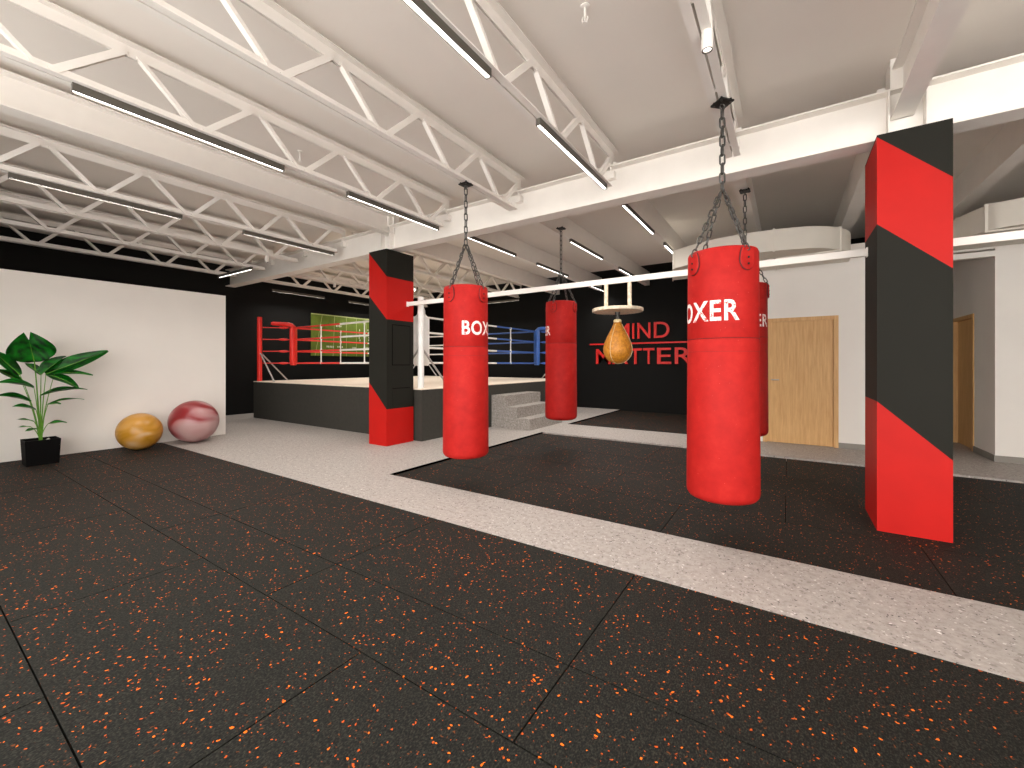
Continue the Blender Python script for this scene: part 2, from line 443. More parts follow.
# ------------------------------------------------------------------ pillars
def pillar(x0, x1, y0, y1, z0, label, hatch=False):
    H = 3.0
    hi, lo = (2.985, 2.32, 0.965), (2.58, 1.93, 0.562)
    t = thing('pillar', label, 'pillar', ((x0 + x1) / 2, (y0 + y1) / 2, z0))
    ox, oy = (x0 + x1) / 2, (y0 + y1) / 2
    mb = MB()
    cor = [(x0, y0, hi), (x1, y0, lo), (x1, y1, lo), (x0, y1, hi)]
    for i in range(4):
        (xa, ya, za), (xb, yb_, zb) = cor[i], cor[(i + 1) % 4]
        la = [H - z0] + [z - z0 for z in za] + [0]; lb = [H - z0] + [z - z0 for z in zb] + [0]
        for k in range(4):
            mb.mi = 1 if k % 2 else 0
            mb.face([mb.bm.verts.new(p) for p in ((xa - ox, ya - oy, la[k + 1]), (xb - ox, yb_ - oy, lb[k + 1]), (xb - ox, yb_ - oy, lb[k]), (xa - ox, ya - oy, la[k]))])
    mb.mi = 0
    for z in (H - z0, 0): mb.face([mb.bm.verts.new((x - ox, y - oy, z)) for x, y, _ in cor])
    bmesh.ops.remove_doubles(mb.bm, verts=mb.bm.verts[:], dist=1e-4)
    mb.build('cladding', [M['charcoal'], M['red']], t)
    b = boxes((-.11, .11, -.09, .09, H - z0, H - z0 + .03)); b.build('head_plate', M['white'], t)
    if hatch:
        hx = x1 - ox
        for a, b_, c, d_ in ((4.36, 4.71, 1.24, 1.85), (4.36, 4.71, .60, .868)):
            p = boxes((hx, hx + .004, a - oy, b_ - oy, c, d_)); p.build('access_panel', M['charcoal'], t)
            q = MB()
            for (u0, u1, w0, w1) in (((a - .01, a, c - .01, d_ + .01), (b_, b_ + .01, c - .01, d_ + .01), (a, b_, c - .01, c), (a, b_, d_, d_ + .01)) if c > 1 else ((a, b_, d_, d_ + .01),)):
                q.box(hx, hx + .0015, u0 - oy, u1 - oy, w0, w1)
            q.build('panel_gap', M['edge'], t)
    return t
pillar(0.566, 0.978, 4.21, 4.80, -0.024, 'red and black banded square pillar standing at the right on the rubber mat')
pillar(-5.49, -5.08, 4.245, 4.79, 0.0, 'red and black banded square pillar standing at the corner of the boxing ring', True)

# ------------------------------------------------------------------ roof steel
def i_section(w, h, tf, tw):
    a = w / 2; b = tw / 2
    return [(-a, 0), (a, 0), (a, tf), (b, tf), (b, h - tf), (a, h - tf), (a, h), (-a, h), (-a, h - tf), (-b, h - tf), (-b, tf), (-a, tf)]
def extrude_section(mb, sec, axis, s0, s1, c, z0):
    pts = lambda s: [mb.bm.verts.new((c + u, s, z0 + v) if axis == 'Y' else (s, c + u, z0 + v)) for u, v in sec]
    mb.quads([pts(s0), pts(s1)])
t = thing('roof_beam', 'deep white main girder running over both red and black pillars', 'beam', (0, 4.48, 3.03))
mb = MB(); extrude_section(mb, i_section(.20, .38, .014, .012), 'X', -10.75, XR, 0, 0); mb.build('girder', M['white'], t)
for x in (.772, -5.285):
    boxes((x - .115, x - .103, -.099, -.006, .014, .366), (x + .103, x + .115, -.099, -.006, .014, .366)).build('stiffener', M['white'], t)
    boxes((x - .103, x + .103, -.10, .10, .38, .61)).build('column_stub', M['white'], t)
def side_beam(x, y0, y1, z0, w, h, label, group=None, sec=True):
    t = thing('roof_beam', label, 'beam', (x, y0, z0), 0, group)
    mb = MB()
    if sec: extrude_section(mb, i_section(w, h, .014, .012), 'Y', 0, y1 - y0, 0, 0)
    else: mb.box(-w / 2, w / 2, 0, y1 - y0, 0, h)
    mb.build('girder', M['white'], t)
    boxes((-w / 2, w / 2, (y1 - y0) - .012, (y1 - y0) - .002, .0, h)).build('end_plate', M['white'], t)
    return t
side_beam(0.75, YF, 4.466, 3.197, .138, .37, 'white I-beam running towards the viewer above the right pillar, top right corner')
side_beam(-5.23, YF, 4.466, 3.285, .16, .285, 'broad white I-beam crossing the upper left towards the ring-side pillar')
SB = 1.09
for x, lab in ((-.42, 'white ceiling beam above the punching bag hidden behind the nearest bag'), (-1.62, 'white ceiling beam behind the main girder, above the speed bag platform'),
               (-2.82, 'white ceiling beam carrying the rear left punching bag'), (-4.02, 'white ceiling beam passing just right of the front left bag chains, over the ring edge')):
    side_beam(x * SB, 4.8, 11.07, 3.30, .125, CZ1 - 3.30, lab, sec=False)
side_beam(-5.22 * SB, 4.8, 11.07, 3.30, .14, CZ1 - 3.30, 'white ceiling beam running back from the ring-side pillar over the ring', sec=False)
side_beam(0.70 * 1.03, 4.8, 9.9, 3.26, .15, CZ1 - 3.26, 'white ceiling beam behind the right pillar, ending over the curved duct', sec=False)
side_beam(1.76 * 1.07, 4.8, 9.9, 3.28, .15, CZ1 - 3.28, 'white ceiling beam at the far right edge, right of the right pillar', sec=False)

ZB, ZT = 3.14, 3.575               # truss soffit and top
def truss(x, y0, y1, label, ph=1.02, P=.86):
    t = thing('roof_truss', label, 'roof truss', (x, y0, ZB))
    L = y1 - y0; H = ZT - ZB
    for nm, zs, s in (('bottom_chord', 0, 1), ('top_chord', H, -1)):
        mb = MB()
        wid = .052 if s > 0 else .06; leg = .065 if s > 0 else .085; th = .006
        for q in (-1, 1):
            g = .007
            zz=0; sec = [(q * g, zs), (q * (g + wid), zs), (q * (g + wid), zs + s * th), (q * (g + th), zs + s * th), (q * (g + th), zs + s * leg), (q * g, zs + s * leg)]
            ya, yb_ = (0, L - .10) if s > 0 else (0, L + .06)
            a = [mb.bm.verts.new((u, ya, w)) for u, w in sec]; b = [mb.bm.verts.new((u, yb_, w)) for u, w in sec]
            mb.quads([a, b])
        yy = .5
        while yy < L - .2:
            mb.box(-.007, .007, yy - .02, yy + .02, zs + s * .0065, zs + s * .045) if s > 0 else None
            yy += .86
        mb.build(nm, M['white'], t)
    # zig-zag web members: top nodes at world y = 1.02 + 0.86 k, bottom nodes half way between
    k = math.floor((y0 - ph) / P)
    while True:
        yt = ph + P * k - y0
        if yt > L + .1: break
        for (ya, yb_) in ((yt + .035, yt + .40), (yt + .46, yt + P - .035)):
            down = ya < yt + .2
            if ya < 0 or yb_ > L + .06: continue
            za, zb = (H - .055, .022) if down else (.022, H - .055)
            mb = MB(); mb.obox((0, ya, za), (0, yb_, zb), .054 if x < -5 else .044, (.034 if x < -5 else .026) if down else .046, up=(0, 0, 1))
            mb.build('web_member', M['white'], t)
        k += 1
    mb = MB(); mb.box(-.04, .04, L - .0, L + .07, H - .30, H - .22); mb.box(-.006, .006, L - .0, L + .06, H - .22, H - .005); mb.build('end_bracket', M['white'], t)
    return t
YE = 4.40
for x, lab in ((-.42, 'white truss with slotted soffit, seen from below above the nearest punching bag'),
               (-1.62, 'white lattice truss with two linear lights, top centre'),
               (-2.82, 'white lattice truss from which the front left punching bag hangs'),
               (-4.02, 'white lattice truss with two linear lights, right beside the broad I-beam'),
               (-6.42, 'white lattice truss with lights just left of and below the broad I-beam'),
               (-7.62, 'second white lattice truss left of the broad I-beam'),
               (-8.82, 'third white lattice truss left of the broad I-beam'),
               (-10.02, 'lowest-looking and farthest white lattice truss, against the black left wall')):
    truss(x, -1.6, YE, lab, *((.945, .822) if x < -5 else ()))
for x, lab in ((-6.42, 'white lattice truss over the boxing ring, nearest the ring-side pillar'),
               (-7.62, 'second white lattice truss over the boxing ring from the pillar'),
               (-8.82, 'third white lattice truss over the boxing ring, seen against the black wall'),
               (-10.02, 'farthest white lattice truss over the boxing ring, above its left side')):
    truss(x, 4.62, 10.15, lab)

# ------------------------------------------------------------------ linear lights
LED = bpy.data.lights.new('led_strip', 'AREA'); LED.shape = 'RECTANGLE'; LED.size = .026; LED.size_y = 1.39
LED.energy = 12.0; LED.color = (1.0, .96, .91); LED.spread = R_(135)
def linear_light(loc, rz, label, L=1.41):
    t = thing('linear_light', label, 'ceiling light', loc, rz, 'linear ceiling lights')
    mb = MB()
    w, h = .020, .056
    mb.box(-w, w, 0, L, .012, h); mb.box(-w, -w + .005, 0, L, 0, .012); mb.box(w - .005, w, 0, L, 0, .012)
    mb.box(-w, w, -.003, 0, 0, h); mb.box(-w, w, L, L + .003, 0, h)
    mb.build('housing', M['hous'], t)
    boxes((-w + .0053, w - .0053, .001, L - .001, .008, .0118)).build('diffuser', M['lamp'], t)
    la = bpy.data.objects.new('led_strip', LED); COL.objects.link(la); la.parent = t; la.location = (0, L / 2, .004)
    return t
LZ = 3.084
lights = [((-4.02, .72), 'long linear light on the truss beside the broad I-beam, upper left'),
          ((-4.02, 2.83), 'linear light on the truss above the top of the ring-side pillar'),
          ((-1.605, .75), 'linear light cut by the top edge of the photo at its centre'),
          ((-1.605, 2.80), 'linear light ending at the main girder, right of top centre'),
          ((-6.42, .71), 'linear light among the lattice trusses at the far left edge'),
          ((-6.42, 2.84), 'linear light under a lattice truss just above and left of the ring-side pillar'),
          ((-4.231, 5.121, 3.244), 'linear light behind the girder, right of the front left bag chains'),
          ((-4.231, 7.335, 3.244), 'linear light crossing behind the chain of the rear left bag'),
          ((-4.231, 9.602, 3.244), 'linear light showing just below the white rail, left of the speed bag platform'),
          ((-2.973, 6.239, 3.244), 'linear light above and right of the rear left bag chain'),
          ((-2.973, 8.593, 3.244), 'short-looking linear light touching the white rail above the speed bag platform'),
          ((-1.736, 5.165, 3.244), 'bright linear light just behind the girder, left of the nearest bag chains'),
          ((-1.736, 7.291, 3.244), 'linear light partly hidden by the end of the curved duct')]
first = None
for xy, lab in lights:
    L0 = (xy[0], xy[1], xy[2] if len(xy) > 2 else LZ)
    if first is None: first = linear_light(L0, 0, lab)
    else: dup(first, L0, 0, lab)
dup(first, (-8.70, 4.0, LZ), pi / 2, 'crosswise linear light in front of the girder at the black left wall')
dup(first, (-6.50, 10.2, LZ), pi / 2, 'crosswise linear light at the back, right of the front left bag')
dup(first, (-8.00, 10.2, LZ), pi / 2, 'crosswise linear light at the back above the white corner pad')
dup(first, (-7.62, 5.9, LZ), 0, 'added linear light over the ring, hidden behind the ring-side pillar, nearer one')  # this light and the next are added, unseen, to brighten the canvas
dup(first, (-8.82, 6.85, LZ), 0, 'added linear light over the ring, hidden behind the ring-side pillar, farther one')
dup(first, (-10.85, 5.48, LZ), 0, 'linear light hanging against the black wall above the red ring corner')
dup(first, (-10.95, 7.75, LZ), 0, 'linear light hanging against the black wall beside the top of the green panel')

# spotlights and sprinklers
def spotlight(loc, label):
    t = thing('spotlight', label, 'spotlight', loc, 0, 'small white cylinder spotlights')
    mb = MB(); mb.lathe([(0.001, .105), (.029, .105), (.031, .102), (.031, .002), (.029, 0), (.0265, 0), (.026, .012), (.001, .012)], n=28); mb.build('body', M['white'], t)
    mb = MB(); mb.lathe([(.0285, -.001), (.0285, .004), (.022, .006), (.022, -.001), (.0285, -.001)], n=28, cap=False); mb.build('rim', M['hous'], t)
    mb = MB(); mb.lathe([(.0001, .0105), (.022, .0105), (.022, .007), (.0001, .006)], n=24); mb.build('lens', M['spot'], t)
    return t
s0 = spotlight((-.385, 2.60, 3.035), 'white cylinder spotlight under the truss above the nearest bag chain plate')
for p, lab in (((-7.62, 3.75, 3.035), 'small white spotlight under the lattice trusses, left of the girder end'),
               ((-8.82, 5.86, 3.035), 'small white spotlight over the ring against black, above the green panel'),
               ((-7.62, 5.88, 3.035), 'small white spotlight touching the left edge of the ring-side pillar'),
               ((-7.62, 7.25, 3.035), 'small white spotlight just above the white ring post')):
    dup(s0, p, 0, lab)
def sprinkler(loc, label):
    t = thing('sprinkler', label, 'sprinkler', loc, 0, 'fire sprinklers')
    mb = MB(); mb.tube([(0, 0, 0), (0, 0, -.07)], .008); mb.lathe([(.03, 0), (.03, -.006), (.012, -.012)], n=20); mb.build('pipe', M['white'], t)
    mb = MB()
    for s in (-1, 1): mb.tube([(s * .012, 0, -.07), (s * .02, 0, -.085), (s * .014, 0, -.11), (0, 0, -.118)], .004, 6)
    mb.tube([(0, 0, -.07), (0, 0, -.115)], .004, 6); mb.build('yoke', M['white'], t)
    mb = MB(); mb.lathe([(.0001, -.118), (.02, -.118), (.02, -.122), (.0001, -.122)], n=16); mb.build('deflector', M['white'], t)
    return t
sp = sprinkler((-1.133, 2.60, CZ1), 'small white sprinkler on the ceiling at the top centre edge of the photo')
dup(sp, (-4.58, 2.61, CZ1), 0, 'small white sprinkler seen through the lattice truss, upper left')

# ------------------------------------------------------------------ ducts
def duct(name, outline, z0, z1, flanges, seams, label):
    t = thing(name, label, 'air duct')
    mb = MB(); mb.prism(outline, z0, z1); mb.build('casing', M['duct'], t, 30)
    for a, b in flanges:
        mb = MB()
        mb.obox((a[0], a[1], (z0 + z1) / 2), (b[0], b[1], (z0 + z1) / 2), .016, z1 - z0 + .036); mb.build('flange', M['duct'], t)
    for a in seams:
        mb = MB(); mb.obox((a[0], a[1], z0), (a[0], a[1], z1), .01, .01); mb.build('seam', M['base'], t)
    return t
def smooth(pts, n=6):
    out = []
    for i in range(len(pts) - 1):
        p0, p1, p2, p3 = (Vector(pts[max(i - 1, 0)]), Vector(pts[i]), Vector(pts[i + 1]), Vector(pts[min(i + 2, len(pts) - 1)]))
        for k in range(n):
            u = k / n
            out.append(tuple(.5 * ((2 * p1) + (-p0 + p2) * u + (2 * p0 - 5 * p1 + 4 * p2 - p3) * u * u + (-p0 + 3 * p1 - 3 * p2 + p3) * u ** 3)))
    return out + [tuple(pts[-1])]
front = smooth([(-1.50, 6.90), (-1.12, 6.70), (-.80, 6.59), (-.48, 6.55), (-.16, 6.57), (.13, 6.63), (.36, 6.74), (.56, 6.95), (.68, 7.20), (.73, 7.50), (.74, 7.87)])
duct('air_duct', front + [(-1.72, 7.87)], 2.755, 3.04, [((-1.505, 6.88), (-1.73, 7.87)), ((-.16, 6.555), (-.16, 7.87)), ((.585, 6.965), (-.25, 7.02))], [(-.48, 6.55)],
     'curved white ventilation duct above the oak door, left of the right pillar')
f2 = [(1.62, 7.87)] + smooth([(1.70, 7.40), (1.86, 6.92), (2.10, 6.79), (2.6, 6.70), (3.6, 6.68)]) + [(3.6, 7.87)]
duct('air_duct', f2, 2.755, 3.04, [((1.72, 7.33), (2.35, 7.36)), ((1.853, 6.90), (2.45, 6.92))], [], 'white ventilation duct at the right edge, right of the right pillar')

# ------------------------------------------------------------------ rail between the pillars
def rail(x0, x1, label):
    t = thing('overhead_rail', label, 'rail', (x0, 4.65, 2.175))
    boxes((0, x1 - x0, 0, .03, 0, .062)).build('tube', M['white'], t)
    for x in (.0, x1 - x0 - .01): boxes((x, x + .01, -.01, .04, -.008, .07)).build('end_plate', M['white'], t)
rail(-5.08, 0.566, 'long white square rail between the two banded pillars')
rail(0.978, XR, 'white square rail running right from the right pillar')

# ------------------------------------------------------------------ punching bags
def text_mesh(txt, size_x, size_y, bold=0.0, step=None, gap=1.0):
    cu = bpy.data.curves.new('t', 'FONT'); cu.body = txt; cu.size = 1; cu.offset = bold; cu.resolution_u = 6; cu.space_character = gap
    o = bpy.data.objects.new('t', cu); COL.objects.link(o)
    dg = bpy.context.evaluated_depsgraph_get(); me = bpy.data.meshes.new_from_object(o.evaluated_get(dg))
    bpy.data.objects.remove(o); bpy.data.curves.remove(cu)
    bm = bmesh.new(); bm.from_mesh(me); bpy.data.meshes.remove(me)
    xs_ = [v.co.x for v in bm.verts]; ys_ = [v.co.y for v in bm.verts]
    x0, x1, y0, y1 = min(xs_), max(xs_), min(ys_), max(ys_)
    for v in bm.verts:
        v.co = ((v.co.x - x0) / (x1 - x0) * size_x - size_x / 2, (v.co.y - y0) / (y1 - y0) * size_y, 0)
    if step:
        x = -size_x / 2 + step
        while x < size_x / 2:
            bmesh.ops.bisect_plane(bm, geom=bm.verts[:] + bm.edges[:] + bm.faces[:], plane_co=(x, 0, 0), plane_no=(1, 0, 0)); x += step
    return bm
RB = .235; HB = 1.75
def rad(z): return .228 + .010 * min(1, max(0, -z / HB))
def wrap(v, r, ang, z):
    a = ang + v[0] / r; rr = rad(z + v[1]) + v[2]
    return (rr * cos(a), rr * sin(a), z + v[1])
def heavy_bag(loc, rz, drop, label):
    """origin at the centre of the bag's top rim; drop = height of the ceiling plate above it"""
    t = thing('punching_bag', label, 'punching bag', loc, rz, 'red punching bags on chains')
    mb = MB()
    prof = [(.0001, -HB), (RB - .05, -HB + .002), (RB - .02, -HB + .014), (RB - .004, -HB + .036), (RB, -HB + .06)]
    for zs in (-.62,): prof += [(RB, zs - .004), (RB - .002, zs), (RB, zs + .004)]
    prof += [(RB, -.02), (RB - .006, -.004), (RB - .02, 0), (RB - .03, -.006), (.0001, -.012)]
    prof = [(max(.0001, r + (rad(z) - RB)) if r > .01 else r, z) for r, z in prof]
    mb.lathe(prof, n=56); mb.build('body', M['vinyl'], t, 50)
    for zs, r_ in ((-.62, .0024), (-.71, .0010)):
        mb = MB(); mb.tube([(rad(zs) * cos(u), rad(zs) * sin(u), zs) for u in [2 * pi * i / 56 for i in range(56)]], r_, 6, closed=True); mb.build('seam', M['darkred'], t)
    # lettering, wrapped on the cylinder
    bm = text_mesh('BOXER', R_(134) * RB, .142, 0.022, .012, 1.1)
    bmesh.ops.triangulate(bm, faces=bm.faces[:])
    for v in bm.verts: v.co = wrap((v.co.x, v.co.y, .0012), RB, R_(10), -.505)
    mb = MB(); mb.merge(bm); o = mb.build('lettering', M['print'], t, 60); o['label'] = 'worn white block lettering'
    for k in range(4):
        ang = pi / 2 * k
        out = [(-.036, .016), (.036, .016), (.047, -.015), (.052, -.06), (.05, -.085), (.034, -.115), (.012, -.13), (-.012, -.13), (-.034, -.115), (-.05, -.085), (-.052, -.06), (-.047, -.015)]
        mb = MB()
        a = [mb.bm.verts.new(wrap((x, y, .001), RB, ang, -.038)) for x, y in out]; m_ = [mb.bm.verts.new(wrap((x, y, .012), RB, ang, -.038)) for x, y in out]; b = [mb.bm.verts.new(wrap((x * .88, y * .9 - .004, .017), RB, ang, -.038)) for x, y in out]
        mb.quads([a, m_, b]); mb.mi = 1; mb.tube([wrap((x * 1.01, y, .005), RB, ang, -.038) for x, y in out], .0052, 6, closed=True); tab = mb.build('strap_tab', [M['vinyl'], M['darkred']], t)
        for z in (-.05, -.092):
            c = Vector(wrap((0, z, .016), RB, ang, -.038)); n_ = Vector((cos(ang), sin(ang), 0))
            mb = MB(); mb.tube([c, c + n_ * .004], .0075, 10); mb.build('rivet', M['plate'], tab)
        top = Vector(wrap((0, .012, .012), RB, ang, -.038)); apex = Vector((.012 * cos(ang), .012 * sin(ang), .445))
        mb = MB(); mb.chain(apex, top + Vector((0, 0, -.012)), .053, .070, .037, .0052); mb.build('bag_chain', M['steel'], t, 60)
    mb = MB(); mb.chain((0, 0, drop - .06), (0, 0, .44), .066, .090, .046, .0064); mb.build('hanging_chain', M['steel'], t, 60)
    mb = MB(); mb.box(-.055, .055, -.055, .055, drop - .026, drop - .014, .002)
    for sx in (-1, 1):
        for sy in (-1, 1): mb.tube([(sx * .038, sy * .038, drop - .014), (sx * .038, sy * .038, drop)], .007, 8)
    mb.build('ceiling_plate', M['plate'], t)
    mb = MB()
    mb.tube([(.018 * cos(u), 0, drop - .046 + .022 * sin(u)) for u in [2 * pi * i / 14 for i in range(14)]], .005, 6, closed=True)
    for sx in (-1, 1):
        for sy in (-1, 1): mb.tube([(sx * .038, sy * .038, drop - .026), (sx * .038, sy * .038, drop - .032)], .008, 8)
    mb.build('eye_bolt', M['steel'], t)
    return t
zr = 2.045
b1 = heavy_bag((-.395, 3.337, zr), R_(-134), ZB - zr, 'largest and nearest red punching bag, hanging left of the right pillar')
dup(b1, (-2.807, 3.378, zr), R_(-3), 'red punching bag hanging front left, beside the ring-side pillar')
b3 = heavy_bag((-2.845, 5.645, 2.175), R_(-182), 3.30 - 2.175, 'smaller-looking red punching bag hanging at the rear, left of the speed bag')
dup(b3, (-.425, 5.61, 2.175), R_(-91), 'red punching bag almost hidden behind the nearest bag')

# ------------------------------------------------------------------ speed bag
t = thing('speed_bag_platform', 'round pale plywood speed bag platform hanging from the white rail', 'speed bag platform', (-1.63, 4.66, 1.845))
mb = MB(); mb.lathe([(.0001, 0), (.278, 0), (.284, .006), (.284, .032), (.278, .038), (.0001, .038)], n=56); mb.build('disc', M['birch'], t)
for x in (-.138, .138):
    mb = MB(); mb.tube([(x, .005, .038), (x, .005, .329)], .023, 16); mb.build('rod', M['birch'], t)
t = thing('speed_bag', 'tan leather teardrop speed bag under the round platform', 'speed bag', (-1.63, 4.66, 1.845))
mb = MB()
mb.lathe([(.0001, -.59), (.03, -.588), (.075, -.573), (.115, -.545), (.145, -.505), (.160, -.455), (.160, -.41), (.148, -.355), (.124, -.295), (.094, -.235), (.066, -.18), (.048, -.14), (.04, -.115), (.0001, -.112)], n=40)
mb.build('body', M['leather'], t, 60)
mb = MB(); mb.lathe([(.03, -.125), (.044, -.12), (.046, -.10), (.036, -.085), (.0001, -.083)], n=20); mb.build('neck', M['lace'], t)
prof = [(.0, -.592), (.032, -.59), (.077, -.575), (.117, -.546), (.147, -.506), (.162, -.455), (.162, -.41), (.150, -.355), (.126, -.295), (.096, -.235), (.068, -.18), (.050, -.14)]
for ang in (-1.75, .25, 2.2):
    mb = MB(); mb.tube([(r * cos(ang), r * sin(ang), z) for r, z in prof], .003, 6); mb.build('seam', M['lace'], t)
mb = MB(); mb.tube([(0, 0, 0), (0, 0, -.03)], .03, 16); mb.tube([(0, 0, -.03), (0, 0, -.09)], .009, 10)
mb.tube([(.016 * cos(u), 0, -.06 + .022 * sin(u)) for u in [2 * pi * i / 12 for i in range(12)]], .004, 6, closed=True); mb.build('swivel', M['steel'], t)

# ------------------------------------------------------------------ boxing ring
RX0, RX1, RY0, RY1, RZ = -10.42, -4.93, 4.83, 10.30, .85
ring = thing('boxing_ring', 'raised boxing ring with charcoal skirt, beige canvas and red, white and blue corners', 'boxing ring', ((RX0 + RX1) / 2, (RY0 + RY1) / 2, 0))
ring_off = Vector(ring.location)
def rb(mb, name, m, parent=ring, sharp=35):
    if parent is ring: bmesh.ops.translate(mb.bm, verts=mb.bm.verts[:], vec=-ring_off)
    return mb.build(name, m, parent, sharp)
def rb2(mb, name, m, parent):       # sub-part, written in world metres
    bmesh.ops.translate(mb.bm, verts=mb.bm.verts[:], vec=-ring_off); return mb.build(name, m, parent)
rb(boxes((RX0, RX1, RY0, RY1, 0, RZ - .02)), 'platform', M['skirt'])
mb = MB(); mb.box(RX0 - .004, RX1 + .004, RY0 - .004, RY1 + .004, RZ - .02, RZ, .004); rb(mb, 'canvas', M['canvas'])
px0, px1, py0, py1 = -10.37, -5.065, 4.94, 10.18
IN = .52
corners = [(px0, py0, 1, 1, 'red'), (px1, py0, -1, 1, 'white'), (px1, py1, -1, -1, 'blue'), (px0, py1, 1, -1, 'white')]
RZS = (1.27, 1.55, 1.83, 2.11)
def rope(a, b, z, m1, m2, sp=.5, name='rope'):
    mb = MB(); n = 8
    for half, mi in ((0, 0), (1, 1)):
        mb.mi = mi
        pts = []
        for i in range(n + 1):
            u = (i / n) * sp if half == 0 else sp + (i / n) * (1 - sp)
            p = Vector(a).lerp(Vector(b), u); pts.append((p.x, p.y, z))
        mb.tube(pts, .019, 8)
    rb(mb, name, [m1, m2], ring, 60)
pads = []
for (x, y, sx, sy, c) in corners:
    mb = MB(); mb.lathe([(.0001, RZ), (.052, RZ), (.052, 2.34), (.047, 2.355), (.0001, 2.357)], (x, y, 0), 24)
    post = rb(mb, 'corner_post', M[c + 'pad']); post['label'] = c + ' corner post'
    for ex, ey in ((sx, 0), (0, sy)):
        mb = MB(); mb.tube([(x + ex * .04, y + ey * .04, 1.50), (x + ex * .66, y + ey * .66, RZ + .002)], .017, 8); rb2(mb, 'brace', M['galv'], post)
    qx, qy = x + sx * IN, y + sy * IN; pads.append((qx, qy))
    # upright cushion facing the ring centre, its top bent over towards the post
    mb = MB()
    d = Vector((sx, sy, 0)).normalized(); w = Vector((-d.y, d.x, 0)); c0 = Vector((qx, qy, 0))
    path = [(0, 1.22), (0, 1.26), (0, 2.08)] + [(-.11 * (1 - cos(u)), 2.08 + .11 * sin(u)) for u in (.3, .7, 1.1, 1.5)] + [(-.44, 2.205), (-.48, 2.205)]
    rings_ = []
    for i, (s_, z) in enumerate(path):
        a_ = path[max(i - 1, 0)]; b_ = path[min(i + 1, len(path) - 1)]
        tan = (d * (b_[0] - a_[0]) + Vector((0, 0, b_[1] - a_[1]))).normalized(); nrm = w.cross(tan).normalized()
        ctr = c0 + d * s_ + Vector((0, 0, z)); top = z > 2.15
        hw, hd = (.145, .06) if not top else (.05, .045)
        if 2.09 < z < 2.19: hw, hd = (.11, .058) if z < 2.15 else (.07, .05)
        if i in (0, len(path) - 1): hw *= .85; hd *= .7
        rings_.append([mb.bm.verts.new(ctr + w * hw * math.copysign(abs(cos(a)) ** .5, cos(a)) + nrm * hd * math.copysign(abs(sin(a)) ** .6, sin(a))) for a in [2 * pi * k / 20 for k in range(20)]])
    mb.quads(rings_); o = rb(mb, 'corner_pad', M[c + 'pad'], ring, 60); o['label'] = c + ' padded corner cushion'
    for z in RZS:
        a = Vector((x + sx * .05, y + sy * .05, z)); b = Vector((qx - sx * .04, qy - sy * .04, z)); mid = a.lerp(b, .72)
        mb = MB(); mb.tube([a, b], .011, 8); tb_ = rb(mb, 'turnbuckle', M[c + 'rope'])
        mb = MB(); mb.tube([a.lerp(b, .56), a.lerp(b, .64), mid, a.lerp(b, .82), a.lerp(b, .9)], [.014, .026, .03, .026, .014], 10); rb2(mb, 'turnbuckle_cover', M[c + 'rope'], tb_)
for i in range(4):
    a, b = pads[i], pads[(i + 1) % 4]
    ca, cb = corners[i][4], corners[(i + 1) % 4][4]
    for z in RZS: rope((a[0], a[1], 0), (b[0], b[1], 0), z, M[ca + 'rope'], M[cb + 'rope'], (.43, .56, .5, .5)[i])
    for u in ((.265, .62), (.3, .7), (.5, .78), (.3, .7))[i]:
        p = Vector(a).lerp(Vector(b), u)
        mb = MB(); pts, rr = [], []
        for k in range(25):
            z = 1.25 + (2.13 - 1.25) * k / 24
            near = min(abs(z - q) for q in RZS)
            pts.append((p.x, p.y, z)); rr.append(.012 + .014 * max(0, 1 - near / .06))
        mb.tube(pts, rr, 8); rb(mb, 'rope_tie', M['whiterope'], ring, 60)
# stairs
t = thing('stairs', 'three-step grey granite stairs against the ring skirt', 'stairs', (-4.922, 6.72, 0))
mb = MB()
sec = [(0, 0), (.88, 0), (.88, .21), (.61, .21), (.61, .42), (.34, .42), (.34, .635), (0, .635)]
a = [mb.bm.verts.new((x, 0, z)) for x, z in sec]; b = [mb.bm.verts.new((x, 1.36, z)) for x, z in sec]; mb.quads([a, b])
mb.build('steps', M['granite'], t)

# green pitch panel on the left wall
t = thing('wall_panel', 'green sports-field panel with pale lines on the black wall behind the red ropes', 'wall panel', (XL + .001, 6.82, 1.49))
PW, PH = 2.75, 1.22
boxes((0, .02, 0, PW, 0, PH)).build('board', M['green'], t)
mb = MB()
mb.box(.02, .022, .0, PW, PH - .03, PH); 
for y, sl in ((.34, -.22), (.74, -.05), (1.14, 0), (1.5, 0), (1.86, .05), (2.2, .05), (2.5, .1)):
    mb.obox((.021, y, PH - .03), (.021, y + sl, 0), .012, .002, up=(1, 0, 0))
mb.build('line_markings', M['chalk'], t)
mb = MB(); rnd = random.Random(3)
for (cy, cz, n, hor) in ((.62, .28, 5, 1), (.95, .28, 4, 1), (1.45, .27, 3, 1), (1.95, .28, 5, 1), (1.62, .68, 6, 0), (1.95, .74, 5, 0), (2.35, .7, 5, 0), (.9, .92, 4, 1)):
    for i in range(n):
        o_ = (i - n / 2) * .05
        y, z = (cy + o_, cz) if hor else (cy + rnd.uniform(-.02, .02), cz + o_ * 1.6)
        mb.box(.02, .023, y - .012, y + .012, z - .022 - rnd.uniform(0, .02), z + .022)
mb.build('number_marks', M['chalkw'], t)

